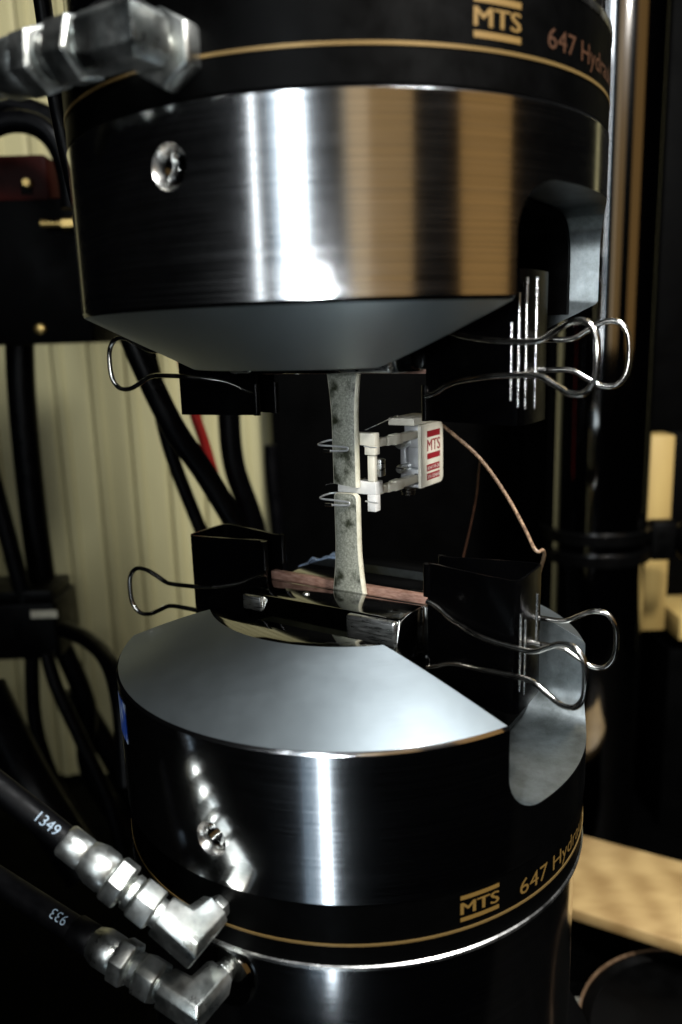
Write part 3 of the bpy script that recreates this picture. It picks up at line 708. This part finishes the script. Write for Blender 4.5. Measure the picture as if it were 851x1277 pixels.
# ------------------------------------------------------------------ timber, can and rag on the machine table
TZ = -560
PZ = -440
q4 = [atz(700, 1034, PZ), atz(900, 1087, PZ), atz(900, 1192, PZ), atz(700, 1129, PZ)]
g = MB().add(q4 + [V((p.x, p.y, PZ - 10)) for p in q4], [(0, 1, 2, 3), (4, 5, 6, 7), (0, 1, 5, 4), (1, 2, 6, 5), (2, 3, 7, 6), (3, 0, 4, 7)])
tag(g.build('timber', M['pine'], None, 30, 1.2), 'sawn pine timber lying flat beside the standing grip', 'timber')
sc_ = (q4[0] * .75 + q4[3] * .75 + q4[1] * .25 + q4[2] * .25) / 2
sb = thing('support_block', V((sc_.x, sc_.y, TZ)), 'black block carrying the flat pine timber', 'block')
MB().box(V((sc_.x, sc_.y + 8, (TZ + PZ - 10.5) / 2)), X3, (30, 28, (PZ - 10.5 - TZ) / 2)).build('block', M['blackpaint'], sb, 30, 1.5)
MB().box(V((sc_.x, sc_.y + 8, TZ + 4)), X3, (36, 34, 4)).build('foot', M['blackpaint'], sb, 30, 1)
bc = atz(888, 1300, -470); bc = V((bc.x, bc.y, TZ)); br = 86
bk = thing('black_canister', bc, 'black canister with a tan rim band in front of the timber', 'canister')
def shifted(prof, c, seg=64):
    q = lathe([(r, z, 0) for r, z in prof], seg)
    for p in q.v: p.x += c.x; p.y += c.y
    return q
shifted([(0, TZ), (br - 2, TZ), (br - 1, TZ + 2), (br - 1, -472), (br - 4, -470.6), (br - 8, -474), (0, -475)], bc).build('can', M['plastic'], bk, 30)
shifted([(br - .8, -476), (br + .3, -475.6), (br + .3, -471), (br - .8, -470.6), (br - .8, -476)], bc).build('rim_band', M['tan'], bk, 30)

# ------------------------------------------------------------------ blue sheet for a window reflection behind the jaws, rag at the bottom
def cloth(name, pts_fn, nu, nv, m_, label, cat, thick=0.8):
    vs = []; fs = []
    for j in range(nv + 1):
        for i in range(nu + 1): vs.append(pts_fn(i / nu, j / nv))
    k = len(vs); n0 = nu + 1
    vs += [p - ZD * thick for p in vs[:k]]
    for j in range(nv):
        for i in range(nu):
            a_ = j * n0 + i; fs.append((a_, a_ + 1, a_ + n0 + 1, a_ + n0)); fs.append((k + a_, k + a_ + n0, k + a_ + n0 + 1, k + a_ + 1))
    edge = [i for i in range(n0)] + [j * n0 + nu for j in range(1, nv + 1)] + [nv * n0 + i for i in range(nu - 1, -1, -1)] + [j * n0 for j in range(nv - 1, 0, -1)]
    for q in range(len(edge)):
        a_, b_ = edge[q], edge[(q + 1) % len(edge)]; fs.append((a_, k + a_, k + b_, b_))
    return tag(MB().add(vs, fs).build(name, m_, None, 60), label, cat)
from mathutils import noise as mn
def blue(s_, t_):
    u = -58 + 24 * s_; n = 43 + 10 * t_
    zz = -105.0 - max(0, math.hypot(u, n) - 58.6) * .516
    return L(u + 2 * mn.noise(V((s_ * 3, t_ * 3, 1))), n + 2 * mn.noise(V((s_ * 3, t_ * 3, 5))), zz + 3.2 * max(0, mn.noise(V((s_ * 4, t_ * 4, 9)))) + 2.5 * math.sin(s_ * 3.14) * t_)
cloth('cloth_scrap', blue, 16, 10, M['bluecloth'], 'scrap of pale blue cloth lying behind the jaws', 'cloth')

rc = atz(692, 1262, -500)
MB()
rgs = thing('wooden_block', V((rc.x, rc.y, TZ)), 'dark block under the grey rag at the foot of the standing grip', 'block')
MB().box(V((rc.x, rc.y, -535)), X3, (45, 40, 25)).build('block', M['blackpaint'], rgs, 30, 2)
def ragf(s_, t_):
    return V((rc.x - 44 + 88 * s_, rc.y - 42 + 60 * t_, -505 + 16 * math.sin(3.14 * s_) * math.sin(3.14 * min(1, t_ * 1.1)) + 5 * mn.noise(V((s_ * 4, t_ * 4, 2)))))
cloth('rag', ragf, 24, 18, M['rag'], 'crumpled pale grey rag at the foot of the standing grip', 'rag', 2)

# ------------------------------------------------------------------ cables, boxes and manifold at the side
def cable(pts, r, label, m_='cable', group='cables hanging along the beige wall', name='cable'):
    o = MB().tube([aty(*p) for p in pts], r, 10, 8).build(name, M[m_], None)
    return tag(o, label, 'cable', group)
cable([(150, 380, 170), (172, 440, 170), (215, 530, 175), (262, 600, 185), (318, 700, 190), (340, 780, 190)], 7.5, 'thick black cable sloping down from under the hanging grip past its binder clip')
cable([(180, 400, 230), (192, 470, 230), (212, 560, 235), (246, 650, 240), (275, 720, 240), (290, 800, 240)], 5, 'thinner black cable running beside the thick sloping cable')
cable([(222, 420, 300), (240, 505, 300), (256, 555, 300), (276, 625, 300), (300, 720, 300)], 4.2, 'red cable among the black cables', 'redcable')
cable([(285, 420, 320), (285, 500, 320), (292, 580, 320), (318, 660, 320), (330, 760, 320)], 9, 'thick black cable hanging behind the red cable')
cable([(338, 555, 420), (340, 600, 420), (350, 700, 420), (352, 800, 420)], 7, 'black cable with a blunt upper end next to the cabinet')
cable([(24, 400, 420), (28, 500, 420), (42, 640, 420), (58, 760, 420)], 13, 'very thick black cable dropping into the junction box')
cable([(-20, 560, 380), (5, 650, 380), (32, 752, 380)], 8, 'black cable entering the junction box beside the very thick one')
cable([(80, 785, 330), (112, 800, 300), (138, 830, 260), (152, 890, 230), (158, 980, 210)], 7, 'black cable arching from the junction box to the standing grip')
cable([(40, 800, 400), (44, 900, 390), (70, 980, 380), (120, 1060, 360)], 7, 'straight black cable leaving the underside of the junction box')
cable([(58, 815, 330), (72, 860, 325), (100, 920, 320), (140, 1010, 310), (160, 1100, 300)], 6, 'black cable with white printing under the junction box')
cable([(75, 800, 420), (108, 880, 420), (112, 960, 420), (170, 1050, 410)], 10, 'thick black cable curving down behind the printed one')
cable([(-20, 860, 300), (25, 950, 300), (60, 1010, 290), (110, 1090, 270)], 18, 'fat black hose low beside the wall')
cable([(90, 860, 440), (150, 960, 440), (190, 1040, 440)], 12, 'black cable low against the wall panels')
cable([(50, -20, 30), (60, 50, 30), (70, 120, 32), (84, 190, 34), (100, 260, 36)], 3.6, 'black cable with white printing beside the hanging grip')
cable([(-30, 168, 300), (10, 152, 300), (45, 156, 300), (70, 178, 300), (84, 215, 300), (90, 260, 300)], 8, 'black cable looping over the dark manifold')
cable([(-30, 128, 380), (20, 132, 380), (60, 146, 380), (90, 160, 380)], 9, 'black cable lying across above the manifold loop')
# printed marks on two cables
def box_px(x0, y0, x1, y1, Y, dep):
    a_ = aty(x0, y0, Y); b_ = aty(x1, y1, Y)
    return V(((a_.x + b_.x) / 2, Y + dep / 2, (a_.z + b_.z) / 2)), (abs(b_.x - a_.x) / 2, dep / 2, abs(a_.z - b_.z) / 2)
c_, h_ = box_px(-70, 755, 76, 822, 370, 60)
jb = thing('junction_box', c_ - ZD * h_[2], 'black junction box with a pale label hanging in the cables', 'junction box')
MB().box(c_, X3, h_).build('case', M['plastic'], jb, 30, 4, 3)
MB().box(c_ + ZD * (h_[2] + 5), X3, (h_[0] * .94, h_[1] * .9, 4.9)).build('lid', M['plastic'], jb, 30, 2)
c2, h2 = box_px(38, 762, 72, 770, 369, 1); MB().box(c2, X3, h2).build('label', M['paper'], jb, 0)
c_, h_ = box_px(-120, 196, 118, 428, 330, 110)
mf = thing('valve_manifold', c_ - ZD * h_[2], 'black valve manifold with a dark red block and small brass plugs', 'manifold')
MB().box(c_ - ZD * h_[2] * .22, X3, (h_[0], h_[1], h_[2] * .77)).build('block', M['blackpaint'], mf, 30, 3)
c3, h3 = box_px(-120, 197, 62, 250, 330, 80); MB().box(c3, X3, h3).build('red_block', M['darkred'], mf, 30, 3)
for x, y, r in ((36, 229, 4), (89, 243, 4), (52, 410, 4.5)):
    p = aty(x, y, 330); MB().rings([p + V((0, 6, 0)), p - V((0, 5, 0)), p - V((0, 6, 0))], [r, r, r * .7], 12).build('plug', M['brass'], mf)
p = aty(52, 279, 322); q = aty(80, 279, 322)
MB().rings([p, q], [3.2, 3.2], 12).rings([q - V((1, 0, 0)), q + V((9, 0, 0))], [4.8, 4.8], 6).build('plug', M['brass'], mf)
MB().box(aty(35, 236, 332), X3, (4, 4, 4)).build('bracket', M['blackpaint'], mf, 0)
# tan cable behind the bar
o = MB().tube([aty(599, 572, 46), aty(597, 590, 60), aty(594, 620, 75), aty(586, 660, 82), aty(577, 700, 86), aty(574, 730, 86)], 0.5, 8, 6).build('thin_cable', M['browncable'], None)
tag(o, 'thin tan cable hanging in the dark behind the strain gauge', 'cable')
